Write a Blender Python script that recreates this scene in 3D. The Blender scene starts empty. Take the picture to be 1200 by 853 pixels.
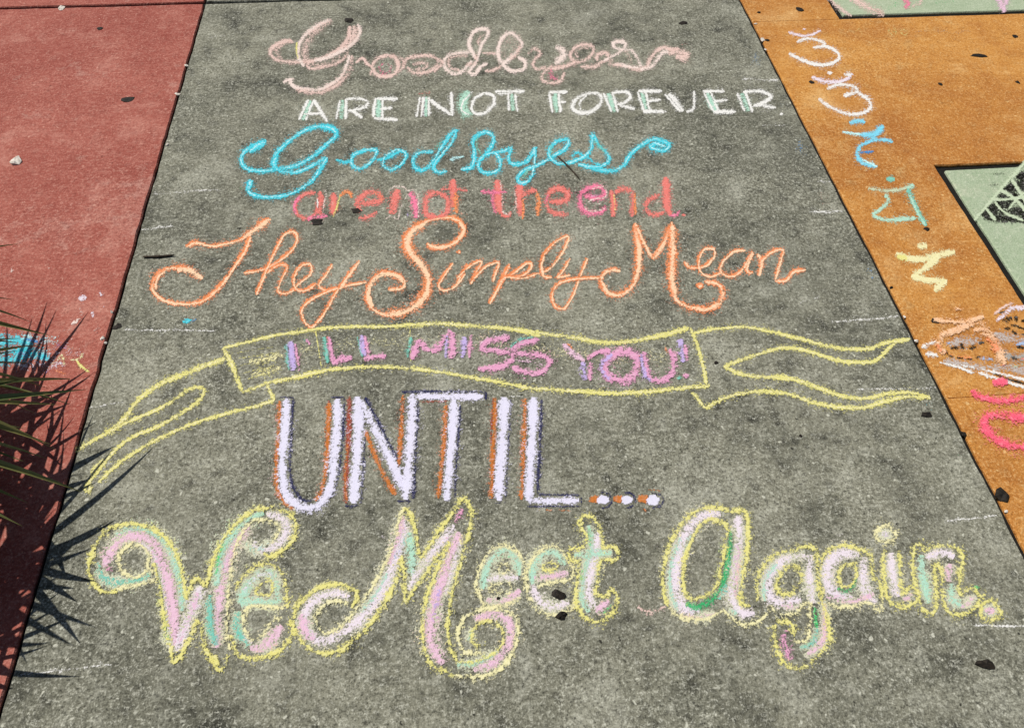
import bpy, bmesh, math, random
from mathutils import Vector, Matrix, noise
R_ = math.radians
random.seed(7)
sc = bpy.context.scene

# ---------------------------------------------------------------- camera
IW, IH, FOC, CAMH = 1200.0, 853.0, 900.0, 1.6
ax_y = Vector((467-600, 779+426.5, -FOC)).normalized()          # world Y seen from the camera
ax_x = Vector((13320, 797, -FOC)); ax_x -= ax_y*ax_x.dot(ax_y); ax_x.normalize()
ax_z = ax_x.cross(ax_y)
ROT = Matrix((ax_x, ax_y, ax_z))                                 # camera space -> world
cam_d = bpy.data.cameras.new('camera'); cam = bpy.data.objects.new('camera', cam_d)
sc.collection.objects.link(cam)
cam.matrix_world = Matrix.Translation((0, 0, CAMH)) @ ROT.to_4x4()
cam_d.sensor_fit = 'HORIZONTAL'; cam_d.sensor_width = 36; cam_d.lens = FOC/IW*36
cam_d.clip_start = 0.02; cam_d.clip_end = 600
sc.camera = cam

# ---------------------------------------------------------------- world, sun, exposure
SHX, SHY = 0.62, -0.40                                            # shadow shift per metre of height
w = bpy.data.worlds.new('World'); sc.world = w; w.use_nodes = True
nt = w.node_tree; bg = nt.nodes['Background']
sky = nt.nodes.new('ShaderNodeTexSky'); sky.sky_type = 'NISHITA'; sky.sun_disc = False
sky.sun_elevation = math.atan2(1, math.hypot(SHX, SHY))
sky.sun_rotation = math.atan2(-SHX, -SHY) % (2*math.pi)
nt.links.new(sky.outputs[0], bg.inputs[0]); bg.inputs[1].default_value = 0.05
sl = bpy.data.lights.new('sun', 'SUN'); sl.energy = 4.8; sl.angle = R_(0.5); sl.color = (1, .955, .89)
sun = bpy.data.objects.new('sun', sl); sc.collection.objects.link(sun)
sun.rotation_euler = Vector((SHX, SHY, -1)).to_track_quat('-Z', 'Y').to_euler()
sun.location = (-3, 1, 5)
sc.view_settings.view_transform = 'Standard'; sc.view_settings.look = 'None'
sc.view_settings.exposure = 0.0; sc.view_settings.gamma = 1
sc.cycles.transparent_max_bounces = 48

def P(x, y, z=0.0):                                               # photo pixel -> point at height z
    d = ROT @ Vector((x-600, -(y-426.5), -FOC)); t = (z-CAMH)/d.z
    return Vector((d.x*t, d.y*t, z))

# ---------------------------------------------------------------- helpers
C = sc.collection
def lin(h):
    h = h.lstrip('#'); o = []
    for i in (0, 2, 4):
        c = int(h[i:i+2], 16)/255
        o.append(c/12.92 if c <= .04045 else ((c+.055)/1.055)**2.4)
    return tuple(o)+(1.0,)
def link(name, me, parent=None, mat=None):
    o = bpy.data.objects.new(name, me); C.objects.link(o)
    if mat and me is not None and not me.materials: me.materials.append(mat)
    if parent: o.parent = parent
    return o
def tag(o, label, cat, group=None):
    o['label'] = label; o['category'] = cat
    if group: o['group'] = group
    return o
def struct(o): o['kind'] = 'structure'; return o
def bm_mesh(bm, name, smooth=False):
    me = bpy.data.meshes.new(name); bm.to_mesh(me); bm.free()
    if smooth:
        for p in me.polygons: p.use_smooth = True
    return me

class NT:                                                         # tiny node helper
    def __init__(s, name):
        s.m = bpy.data.materials.new(name); s.m.use_nodes = True; s.t = s.m.node_tree; s.n = s.t.nodes
        s.b = s.n['Principled BSDF']; s.out = s.n['Material Output']
        s.b.inputs['Specular IOR Level'].default_value = .25
        s.pos = s.n.new('ShaderNodeNewGeometry').outputs['Position']
    def lk(s, a, b): s.t.links.new(a, b)
    def noise(s, scale, det=2, rough=.5, vec=None, dist=0):
        n = s.n.new('ShaderNodeTexNoise'); n.inputs['Scale'].default_value = scale
        n.inputs['Detail'].default_value = det; n.inputs['Roughness'].default_value = rough
        n.inputs['Distortion'].default_value = dist
        s.lk(vec or s.pos, n.inputs['Vector']); return n.outputs['Fac']
    def vor(s, scale, out='Distance', feat='F1'):
        n = s.n.new('ShaderNodeTexVoronoi'); n.inputs['Scale'].default_value = scale; n.feature = feat
        s.lk(s.pos, n.inputs['Vector']); return n.outputs[out]
    def ramp(s, f, a, b, ca=(0,0,0,1), cb=(1,1,1,1), ease=True):
        n = s.n.new('ShaderNodeValToRGB'); e = n.color_ramp.elements
        n.color_ramp.interpolation = 'EASE' if ease else 'LINEAR'
        if a > b: a, b, ca, cb = b, a, cb, ca
        e[0].position = a; e[1].position = b; e[0].color = ca; e[1].color = cb
        s.lk(f, n.inputs[0]); return n.outputs[0]
    def mix(s, f, a, b, mode='MIX'):
        n = s.n.new('ShaderNodeMix'); n.data_type = 'RGBA'; n.blend_type = mode
        for i, v in ((0, f), (6, a), (7, b)):
            if isinstance(v, (int, float)): n.inputs[i].default_value = v
            elif isinstance(v, tuple): n.inputs[i].default_value = v
            else: s.lk(v, n.inputs[i])
        return n.outputs[2]
    def math(s, op, a, b=0.0, c=None, clamp=False):
        n = s.n.new('ShaderNodeMath'); n.operation = op; n.use_clamp = clamp
        for i, v in enumerate((a, b) if c is None else (a, b, c)):
            if isinstance(v, (int, float)): n.inputs[i].default_value = v
            else: s.lk(v, n.inputs[i])
        return n.outputs[0]
    def bump(s, h, st, dist):
        n = s.n.new('ShaderNodeBump'); n.inputs['Strength'].default_value = st
        n.inputs['Distance'].default_value = dist; s.lk(h, n.inputs['Height'])
        s.lk(n.outputs[0], s.b.inputs['Normal']); return n
    def done(s, col, rough=.9):
        if isinstance(col, tuple): s.b.inputs['Base Color'].default_value = col
        else: s.lk(col, s.b.inputs['Base Color'])
        s.b.inputs['Roughness'].default_value = rough; return s.m

# ---------------------------------------------------------------- materials
def concrete(name, base, dark, light, stain, stain_amt=.55, speck=.75, seed=0.0, streak=0.0, worn=None, clump=0.0):
    k = NT(name)
    mp = k.n.new('ShaderNodeMapping'); mp.inputs['Location'].default_value = (seed, seed*1.7, 0)
    k.lk(k.pos, mp.inputs[0]); k.pos = mp.outputs[0]
    big = k.noise(1.5, 5, .62, dist=.5); mid = k.noise(4.6, 6, .72, dist=.2); sm = k.noise(17, 5, .75); pat = k.noise(2.6, 4, .6)
    f0 = k.noise(46, 3, .7); f1 = k.noise(120, 2, .7); f2 = k.noise(260, 2, .7)
    c = k.mix(k.math('MULTIPLY', k.ramp(big, .42, .66, ease=False), stain_amt), base, stain)
    c = k.mix(k.math('MULTIPLY', k.ramp(mid, .47, .70, ease=False), stain_amt), c, stain)
    c = k.mix(k.math('MULTIPLY', k.ramp(mid, .46, .26, ease=False), .42), c, light)
    c = k.mix(k.math('MULTIPLY', k.ramp(sm, .52, .74, ease=False), .7*speck), c, dark)
    c = k.mix(k.math('MULTIPLY', k.ramp(sm, .46, .27, ease=False), .5*speck), c, light)
    if clump:                                                     # clustered dark mildew stains
        cl = k.math('ADD', k.math('MULTIPLY', sm, .55), k.math('MULTIPLY', mid, .45))
        cl = k.math('ADD', cl, k.math('MULTIPLY', k.math('SUBTRACT', f1, .5), .35))
        c = k.mix(k.math('MULTIPLY', k.ramp(cl, .525, .64, ease=False), clump), c, dark)
    if worn:                                                      # bare patches where the paint has gone
        c = k.mix(k.math('MULTIPLY', k.ramp(k.math('ADD', k.math('MULTIPLY', sm, .5), k.math('MULTIPLY', pat, .5)), .55, .67, ease=False), .6), c, worn)
    if streak:
        m2 = k.n.new('ShaderNodeMapping'); m2.inputs['Rotation'].default_value = (0, 0, R_(28)); m2.inputs['Scale'].default_value = (16, 60, 1)
        k.lk(mp.outputs[0], m2.inputs[0]); st = k.noise(1.6, 4, .65, m2.outputs[0])
        c = k.mix(k.math('MULTIPLY', k.ramp(st, .50, .72, ease=False), streak), c, light)
        c = k.mix(k.math('MULTIPLY', k.ramp(st, .46, .28, ease=False), streak), c, dark)
    g = k.math('ADD', k.math('MULTIPLY', f1, .40), k.math('MULTIPLY', f2, .30))
    g = k.math('ADD', g, k.math('MULTIPLY', f0, .18)); g = k.math('ADD', g, k.math('MULTIPLY', sm, .12))
    vary = k.math('MULTIPLY', k.ramp(pat, .30, .68, (.62,.62,.62,1), (1,1,1,1), ease=False), speck)
    c = k.mix(k.math('MULTIPLY', k.ramp(g, .49, .39, ease=False), vary), c, dark)
    c = k.mix(k.math('MULTIPLY', k.ramp(g, .51, .62, ease=False), vary), c, light)
    c = k.mix(k.math('MULTIPLY', k.ramp(k.noise(62, 1, .5), .71, .76), speck*.8), c, light)
    c = k.mix(k.math('MULTIPLY', k.ramp(k.noise(50, 2, .6), .30, .24), speck), c, dark)
    k.bump(g, .8, .006)
    return k.done(c, .92)
M_GREY = concrete('grey_concrete', lin('#807f6f'), lin('#1e1e18'), lin('#c6c6b6'), lin('#4b4c42'), .62, .92, clump=.88)
M_RED = concrete('red_concrete', lin('#a05a4d'), lin('#5c2820'), lin('#d6a493'), lin('#873f35'), .7, .62, 3.1, .16, lin('#b98d80'))
M_ORANGE = concrete('orange_concrete', lin('#c08640'), lin('#6e3d12'), lin('#e5c186'), lin('#9c5e28'), .75, .7, 7.7, 0, lin('#c09a62'))
M_GREEN = concrete('green_tile', lin('#a3b094'), lin('#76876a'), lin('#d9dac6'), lin('#93a485'), .7, .45, 11.3, .12, lin('#c3c4ac'))
def simple(name, col, rough=.8, var=None, scale=60, bump=0):
    k = NT(name); c = lin(col)
    if var:
        n = k.noise(scale, 3, .6); c = k.mix(k.ramp(n, .35, .68), c, lin(var))
        if bump: k.bump(n, .6, bump)
    return k.done(c, rough)
M_BED = simple('joint_filler', '#12110f', .95, '#1e1c19', 90, .004)
M_SOIL = simple('soil', '#5a5142', .95, '#3e4a2c', 3, .02)
M_LITTER = simple('dark_litter', '#16130f', .75, '#2a231b', 150, .001)
M_TWIG = simple('twig_bark', '#2a241c', .85, '#4a4034', 200, .001)
M_PEBBLE = simple('pale_pebble', '#d9d2c8', .8, '#b3aa9c', 120, .001)
M_BARK = simple('palm_bark', '#4a3a28', .95, '#2c2218', 45, .01)
def leaf_mat(name, a, b):
    k = NT(name); oi = k.n.new('ShaderNodeObjectInfo').outputs['Random']
    c = k.mix(oi, lin(a), lin(b)); c = k.mix(k.ramp(k.noise(35, 2), .45, .75), c, lin('#8a8450'))
    k.lk(c, k.b.inputs['Base Color']); k.b.inputs['Roughness'].default_value = .42
    k.b.inputs['Specular IOR Level'].default_value = .45
    return k.m
M_LEAF = leaf_mat('palm_leaf', '#4c5c34', '#86824e')
M_STALK = simple('palm_stalk', '#5d6330', .6, '#3e4a22', 40)

def chalk_mat():
    k = NT('chalk')
    ca = k.n.new('ShaderNodeAttribute'); ca.attribute_name = 'tint'
    pr = k.n.new('ShaderNodeAttribute'); pr.attribute_name = 'profile'
    de = k.n.new('ShaderNodeAttribute'); de.attribute_name = 'cover'
    g1 = k.noise(230, 2, .65); g2 = k.noise(110, 2, .65); g3 = k.noise(26, 2, .5); g4 = k.noise(480, 1, .5)
    g = k.math('ADD', k.math('MULTIPLY', g1, .40), k.math('MULTIPLY', g2, .34))
    g = k.math('ADD', g, k.math('MULTIPLY', g3, .12))
    g = k.math('ADD', g, k.math('MULTIPLY', g4, .14))
    g = k.math('MULTIPLY_ADD', k.math('SUBTRACT', g, .5), 3.4, .5)
    cov = k.math('MULTIPLY', k.ramp(pr.outputs['Fac'], 0, .92, ease=False), de.outputs['Fac'])
    a = k.math('SUBTRACT', g, k.math('SUBTRACT', 1.08, cov))
    a = k.math('MULTIPLY_ADD', a, 3.2, .5, clamp=True)
    a = k.math('MULTIPLY', k.math('MULTIPLY', a, .83), k.ramp(pr.outputs['Fac'], 0, .18))
    c = k.mix(k.math('MULTIPLY', k.ramp(g2, .5, .75), .25), ca.outputs['Color'], (.75, .73, .68, 1))
    tr = k.n.new('ShaderNodeBsdfTransparent'); ms = k.n.new('ShaderNodeMixShader')
    k.bump(g1, .4, .002)
    k.lk(c, k.b.inputs['Base Color']); k.b.inputs['Roughness'].default_value = .95
    k.b.inputs['Specular IOR Level'].default_value = .1
    k.lk(a, ms.inputs[0]); k.lk(tr.outputs[0], ms.inputs[1]); k.lk(k.b.outputs[0], ms.inputs[2])
    k.lk(ms.outputs[0], k.out.inputs['Surface'])
    return k.m
M_CHALK = chalk_mat()

# ---------------------------------------------------------------- ground and pavement
bm = bmesh.new(); s = 250
bm.faces.new([bm.verts.new(v) for v in ((-s,-s,-.075),(s,-s,-.075),(s,s,-.075),(-s,s,-.075))])
struct(link('ground', bm_mesh(bm, 'ground'), None, M_SOIL))
YJ = 3.062; XL = -.9215; XR = 1.2245; GAP = .0065
XT0, XT1 = 1.585, 2.485; TG = .030
bm = bmesh.new()
bm.faces.new([bm.verts.new(v) for v in ((-4.1,-4.3,-.010),(4.4,-4.3,-.010),(4.4,10.4,-.010),(-4.1,10.4,-.010))])
r = bmesh.ops.extrude_face_region(bm, geom=bm.faces[:])
bmesh.ops.translate(bm, verts=[v for v in r['geom'] if isinstance(v, bmesh.types.BMVert)], vec=(0,0,-.04))
bmesh.ops.recalc_face_normals(bm, faces=bm.faces[:])
PAVE = struct(link('pavement', bm_mesh(bm, 'pavement'), None, M_BED))

def slab(name, rects_out, holes, mat, step=.06, jit=.0032, label=None):
    """slab with a ragged chamfered arris; holes are (x0,x1,y0,y1)"""
    x0, x1, y0, y1 = rects_out
    def breaks(a, b, extra):
        ks = sorted({a, b, *[e for e in extra if a < e < b]}); out = []
        for p, q in zip(ks, ks[1:]):
            n = max(1, round((q-p)/step)); out += [p+(q-p)*i/n for i in range(n)]
        return out+[b]
    xs = breaks(x0, x1, [h[0] for h in holes]+[h[1] for h in holes])
    ys = breaks(y0, y1, [h[2] for h in holes]+[h[3] for h in holes])
    bm = bmesh.new(); vd = {}
    def V(i, j):
        if (i, j) not in vd: vd[i, j] = bm.verts.new((xs[i], ys[j], 0))
        return vd[i, j]
    for i in range(len(xs)-1):
        for j in range(len(ys)-1):
            mx, my = (xs[i]+xs[i+1])/2, (ys[j]+ys[j+1])/2
            if any(h[0] < mx < h[1] and h[2] < my < h[3] for h in holes): continue
            bm.faces.new((V(i,j), V(i+1,j), V(i+1,j+1), V(i,j+1)))
    be = [e for e in bm.edges if e.is_boundary]
    bv = {v for e in be for v in e.verts}
    for v in bv:
        q = v.co*9
        v.co.x += (noise.noise(q+Vector((3,1,5)))+.9*noise.noise(q*5))*jit
        v.co.y += (noise.noise(q+Vector((9,4,2)))+.7*noise.noise(q*5+Vector((5,5,5))))*jit
    # chamfer: outer ring lowered, inner flat
    r = bmesh.ops.extrude_edge_only(bm, edges=be)
    nv = [g for g in r['geom'] if isinstance(g, bmesh.types.BMVert)]
    ne = [g for g in r['geom'] if isinstance(g, bmesh.types.BMEdge) and all(v in nv for v in g.verts)]
    cen = {}
    for v in nv:
        d = Vector((0,0,0))
        for e in v.link_edges:
            o = e.other_vert(v)
            if o not in nv:
                for f in o.link_faces:
                    if v not in f.verts: d += (o.co-f.calc_center_median())
        d.z = 0
        if d.length: d.normalize()
        v.co += d*.003; v.co.z -= .004
    r = bmesh.ops.extrude_edge_only(bm, edges=ne)
    nv2 = [g for g in r['geom'] if isinstance(g, bmesh.types.BMVert)]
    for v in nv2: v.co.z = -.0095
    bmesh.ops.recalc_face_normals(bm, faces=bm.faces[:])
    if sum(f.normal.z*f.calc_area() for f in bm.faces) < 0: bmesh.ops.reverse_faces(bm, faces=bm.faces[:])
    o = link(name, bm_mesh(bm, name), PAVE, mat)
    if label: o['label'] = label
    return o
rows = [(-4.25, -.62), (-.62, YJ), (YJ, 6.7), (6.7, 10.35)]
g = GAP
for a, b in rows:
    near = (a == -.62)
    slab('concrete_slab', (-4.05, XL-g, a+.011, b-.011), [], M_RED, .03 if near else .2, label='brick red painted concrete slab')
    slab('concrete_slab', (XL+g, XR-g, a+.011, b-.011), [], M_GREY, .03 if near else .2, label='grey concrete slab')
# orange column with sunken green tiles, hairline joints level with the tile edges
tiles = [(1.905-.9*1-1.0*k if False else 1.0-1.8*k, 1.9-1.8*k) for k in range(-4, 3)]
tiles = [t for t in tiles if t[0] > -4.2 and t[1] < 10.3]
xcols = [(XT0, XT1), (XT1+.62, XT1+1.5)]
ycuts = sorted([-4.25] + [t[0] for t in tiles if t[0] > -3.5] + [10.35])
for a, b in zip(ycuts, ycuts[1:]):
    hs = [(c[0], c[1], t[0], t[1]) for c in xcols for t in tiles if t[0] >= a-.01 and t[1] <= b+.01]
    near = -1 < a < 3
    slab('concrete_slab', (XR+g+.004, 4.35, a+.0016, b-.0016), [(h[0], h[1], max(h[2], a+.0016), h[3]) for h in hs], M_ORANGE,
         .03 if near else .2, .0018, label='orange painted concrete slab with square openings')
for t in tiles:
    for c in xcols:
        slab('tile', (c[0]+TG, c[1]-TG, t[0]+TG, t[1]-TG), [], M_GREEN, .1, .0016, label='pale green painted square tile')

# ---------------------------------------------------------------- chalk strokes
FR = dict(A1=(300,0,3.75), A2=(600,0,3.75), B1=(260,130,3.75), B2=(560,130,3.75), C1=(160,240,3.75), C2=(420,240,3.75),
  C3=(660,240,3.75), D=(80,380,3.75), E1=(320,360,3.75), E2=(600,360,3.75), E3=(800,360,3.75), U1=(300,440,3.75),
  U2=(520,440,3.75), W=(80,570,3.708), W2=(330,570,3.553), W3=(530,570,3.75), G1=(740,570,3.877), G2=(940,570,3.877),
  R1=(870,0,3.636), R2=(960,150,4.267), R3=(1000,330,3.16), R4=(1080,340,7.108), R5=(1100,440,4.265), T=(1100,180,5.02),
  T1=(960,0,5.0), L1=(0,260,4.265), P1=(310,10,6), P2=(490,20,6), P3=(640,20,6), N1=(330,90,4), O1=(330,200,5),
  O2=(560,200,4.615), X=(0,0,1))
COL = {k: lin(v) for k, v in dict(pk='#e4c6bb', pw='#ecd9cf', wh='#ecebe6', mi='#b0dcc6', cy='#4ad0e0', bl='#2f8fd2', dc='#c4f4f6',
  rd='#e77e74', pi='#f07fa0', og='#ee905a', lo='#f8d2ac', ye='#e4de88', py='#ebe5b0', mg='#e4a2c4', li='#c4b0e4', te='#78c6b4',
  ww='#e2dff2', or_='#c87636', rb='#a04a36', nv='#2b2c52', fp='#e6bfd4', lp='#e8dce6', gr='#4fcf7a', dg='#3aae6c',
  bk='#15140f', gy='#a9a9a4', lg='#c4d2b2', sp='#f2c49a', hp='#f4607c', ro='#d9a58c', bw='#9fb6d8', cr='#d6d6ba', lv='#bfb6b0', sk='#7fd6ee').items()}

def smooth_pts(p, closed):
    if len(p) < 3: 
        out = []
        n = max(2, int((p[1]-p[0]).length/2.5))
        return [p[0].lerp(p[1], i/n) for i in range(n+1)]
    q = ([p[-1]]+p+[p[0], p[1]]) if closed else ([p[0]*2-p[1]]+p+[p[-1]*2-p[-2]])
    out = []
    for i in range(1, len(q)-2):
        a, b, c, d = q[i-1:i+3]
        n = max(1, int((c-b).length/2.5))
        for k in range(n):
            t = k/n
            out.append(.5*((2*b)+(c-a)*t+(2*a-5*b+4*c-d)*t*t+(3*b-a-3*c+d)*t**3))
    out.append(q[-2].copy())
    return out

class Chalk:
    def __init__(s): s.v = []; s.f = []; s.col = []; s.pr = []; s.de = []; s.n = 0
    def add(s, pts, wpx, col, den, closed=False, off=(0,0), seed=0.0, shift=0.0):
        """ribbon drawn in photo pixels, laid on the slab"""
        z0 = .0007+s.n*.00003+shift; s.n += 1
        pts = [Vector((p[0]+off[0], p[1]+off[1])) for p in pts]
        base = len(s.v)
        def put(p, z, pr, de):
            q = P(p.x, p.y, z); s.v.append(q); s.col.append(col); s.pr.append(pr); s.de.append(de)
        if len(pts) == 1:
            c = pts[0]; put(c, z0, 1, den)
            for q_, pv in ((.55, .85), (1, 0)):
                for k in range(14):
                    a = k*math.tau/14; rr = q_*wpx*.78*(1+.22*noise.noise(Vector((math.cos(a)*1.3+seed, math.sin(a)*1.3, seed))))
                    put(c+Vector((math.cos(a)*rr*1.1, math.sin(a)*rr*.8)), z0, pv, den)
            for k in range(14):
                k2 = (k+1) % 14; s.f.append((base, base+1+k2, base+1+k)); s.f.append((base+1+k, base+1+k2, base+15+k2, base+15+k))
            return
        sp = smooth_pts(pts, closed); L = 0.0; n = len(sp)
        tot = sum((sp[i+1]-sp[i]).length for i in range(n-1)) or 1
        for i, p in enumerate(sp):
            t = (sp[min(i+1, n-1)]-sp[max(i-1, 0)]); 
            if t.length < 1e-6: t = Vector((1, 0))
            t.normalize(); nn = Vector((-t.y, t.x))
            if i: L += (p-sp[i-1]).length
            e = 1.0
            if not closed: e = min(1, .55+.45*min(L, tot-L)/(wpx*.8))
            nz = noise.noise(Vector((L*.06, seed*3.1, 1.7))); n2 = noise.noise(Vector((L*.25, seed*1.3, 8.1)))
            hw = wpx*1.16*e*(1+.24*nz+.16*n2); d2 = den*(1+.3*noise.noise(Vector((L*.035, seed, 4.2))))*(.8+.2*e)
            cc = p+nn*(n2*.5)
            for a in (-1, -.5, 0, .5, 1):
                put(cc+nn*(hw*a), z0+.00006*L/tot, 1-abs(a), d2)
        for i in range(n-1):
            for k in range(4):
                a = base+i*5+k; s.f.append((a, a+5, a+6, a+1))
    def build(s, name, parent, origin):
        me = bpy.data.meshes.new(name)
        me.from_pydata([tuple(v-origin) for v in s.v], [], s.f)
        ca = me.attributes.new('tint', 'FLOAT_COLOR', 'POINT'); ca.data.foreach_set('color', [x for c in s.col for x in c])
        a = me.attributes.new('profile', 'FLOAT', 'POINT'); a.data.foreach_set('value', s.pr)
        a = me.attributes.new('cover', 'FLOAT', 'POINT'); a.data.foreach_set('value', s.de)
        bm = bmesh.new(); bm.from_mesh(me)
        for f in bm.faces:
            f.normal_update()
            if f.normal.z < 0: f.normal_flip()
        bm.to_mesh(me); bm.free(); me.update()
        return link(name, me, parent, M_CHALK)

def parse(txt):
    parts = []; cur = None
    for ln in txt.strip().splitlines():
        ln = ln.strip()
        if not ln: continue
        if ln[0] == '>': cur = (ln[1:].strip(), []); parts.append(cur); continue
        head, body = ln.split(':'); h = head.split()
        fx, fy, fs = FR[h[0]]
        pts = [tuple(map(float, q.split(','))) for q in body.split()]
        pts = [(fx+x/fs, fy+y/fs) for x, y in pts]
        cur[1].append((h[1], float(h[2]), float(h[3]), 'o' in h[4:], [q for q in h[4:] if q != 'o'], pts))
    return parts
SEED = [0.0]
def drawing(name, label, cat, txt, group=None, wk=1.0, dk=1.0, under=None, hl=None, single=False, each=None, halo=.5, zo=0.0, wc=None):
    parts = parse(txt)
    if each: parts = [(each, [q]) for _, st in parts for q in st]
    allp = [p for _, st in parts for q in st for p in q[5]]
    cx = sum(p[0] for p in allp)/len(allp); cy = max(p[1] for p in allp)
    org = P(cx, cy, 0)
    root = None
    if not single:
        root = bpy.data.objects.new(name, None); root.empty_display_size = .05; root.location = org; C.objects.link(root)
        tag(root, label, cat, group)
    for pi, (pn, strokes) in enumerate(parts):
        ck = Chalk(); sh = .000015*(pi % 2)+zo
        if under:
            for c, wd, de, cl, fl, pts in strokes:
                if c in under[0].split():
                    SEED[0] += 1.37; ck.add(pts, wd*wk+under[2], COL[under[1]], under[3], cl, under[4], SEED[0], sh)
        for c, wd, de, cl, fl, pts in strokes:
            SEED[0] += 1.37
            if wc and c in wc: wd *= wc[c]
            if halo and wd >= 2.4 and len(pts) > 1:
                ck.add(pts, wd*wk*1.5+3.2, COL[c], halo*de, cl, (0,0), SEED[0]+.5, sh)
            ck.add(pts, wd*wk, COL[c], de*dk, cl, (0,0), SEED[0], sh)
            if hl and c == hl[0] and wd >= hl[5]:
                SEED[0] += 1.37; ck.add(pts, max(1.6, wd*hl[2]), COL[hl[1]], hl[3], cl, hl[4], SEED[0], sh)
        o = ck.build(name if single else pn, root, org)
        if single: o.location = org; tag(o, label, cat, group)
    return root

GOODBYES1 = """
> letter
P1 pk 4 .72 : 200,235 150,230 80,260 40,300 60,345 120,372 230,378 330,372 430,340 520,290 570,240 595,190 600,125
P1 pk 5 .5 : 210,240 140,245 90,285 85,320 130,365
P1 pw 4 .75 : 465,80 380,120 300,175 250,240 235,300 240,350 280,410
P1 pk 9 .5 : 480,90 400,130 330,190 290,260 280,330 300,370
P1 ye 2 .7 : 228,240 225,300 235,355
P1 pw 4 .72 : 655,110 670,160 650,210 600,260 540,300 450,345 350,370
P1 pk 9 .66 : 630,120 635,170 600,230 540,280
P1 pk 3.5 .68 : 290,400 330,425 420,410 500,390 560,350 590,310
P1 pk 6 .42 : 270,375 350,400 450,385 540,350 580,330
P1 pw 4 .75 : 600,330 570,420 530,490 460,540 380,575 290,570 220,555 180,520 190,495 130,520
P1 pk 4.5 .62 : 615,330 605,420 555,500 480,555 400,588 300,590 220,572
P1 pk 7 .4 : 590,400 545,480 480,540 400,575
> letter
P1 pk 3 .66 : 640,385 690,350 720,390 760,410
P1 pk 4 .72 : 870,330 800,350 760,400 780,460 840,480 910,465 940,410 920,350 870,330
P1 pi 3 .45 : 840,385 805,415 825,455 870,455 890,410 860,385
P1 pk 4 .55 : 870,330 960,350 985,400 940,450
P1 pk 3 .6 : 742,472 760,420
> letter
P2 pk 4 .7 : -110,360 -80,300 -20,280 60,272 120,288 142,320 110,370 50,392 -40,390 -75,350
P2 pk 4 .58 : -40,335 20,325 65,335 45,362 -20,372
P2 pk 3 .66 : 120,288 172,320 112,390
> letter
P2 pw 4 .72 : 380,250 290,255 210,275 180,320 200,370 250,400 300,390 350,340 380,310
P2 pk 4 .5 : 350,275 250,278 212,312 232,360 290,375
P2 pw 3.6 .75 : 410,300 365,220 360,170 390,110 440,85 490,95 485,140 450,190 430,250 410,310 360,390 400,400 440,350 490,330
P2 pk 4 .48 : 470,130 430,150 420,200
P2 pk 5 .55 : 410,250 400,320 330,340
> hyphen
P2 pk 3.5 .7 : 450,255 560,260
> letter
P2 pk 3.5 .68 : 470,385 540,370 600,335
P2 pw 4 .74 : 600,340 565,280 570,200 600,140 650,115 700,150 730,190 700,240 650,290 600,335 640,375 700,380 750,360 745,310 700,280
P2 pk 10 .34 : 605,300 595,220 640,150 695,190 650,270
P2 pk 5 .5 : 715,185 700,250 640,300
> letter
P2 pk 4 .66 : 770,260 820,225 860,260 820,300 810,350 850,370 900,350
P2 pw 7 .7 : 965,210 1020,240 1010,290 960,330
P2 pk 4 .68 : 950,340 910,370 870,410 880,450 940,465 1000,450 1030,390
P2 pi 5 .42 : 940,360 930,420 980,440
P2 pk 3.5 .68 : 940,370 1040,345 1120,310
> letter
P3 pk 4 .7 : 0,370 100,350 200,330 280,300 330,250 320,205 260,195 200,220 170,270 190,310 240,320
P3 pk 4 .5 : 220,290 210,240 260,215 300,230
P3 pk 5 .62 : 240,350 340,350 400,310
> letter
P3 pk 4 .68 : 360,310 360,270 420,255 440,290 400,320
P3 pw 3.6 .74 : 400,310 480,270 540,230 560,190 520,170 475,185 480,215 530,230 600,240 640,290 660,350 600,355 480,330
P3 pk 5 .5 : 560,240 590,290 600,330
P3 pk 5 .5 : 470,300 450,330 540,345
> flourish
P3 pk 4 .72 : 560,350 650,365 710,350 730,300 770,250 820,215 880,235 940,225
P3 pw 4 .72 : 660,370 740,350 780,300 830,245 870,260
P3 pk 7 .75 : 860,260 920,245 990,265 970,288 910,280
P3 rd 1.6 .3 : 940,200 1000,190
"""
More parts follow.
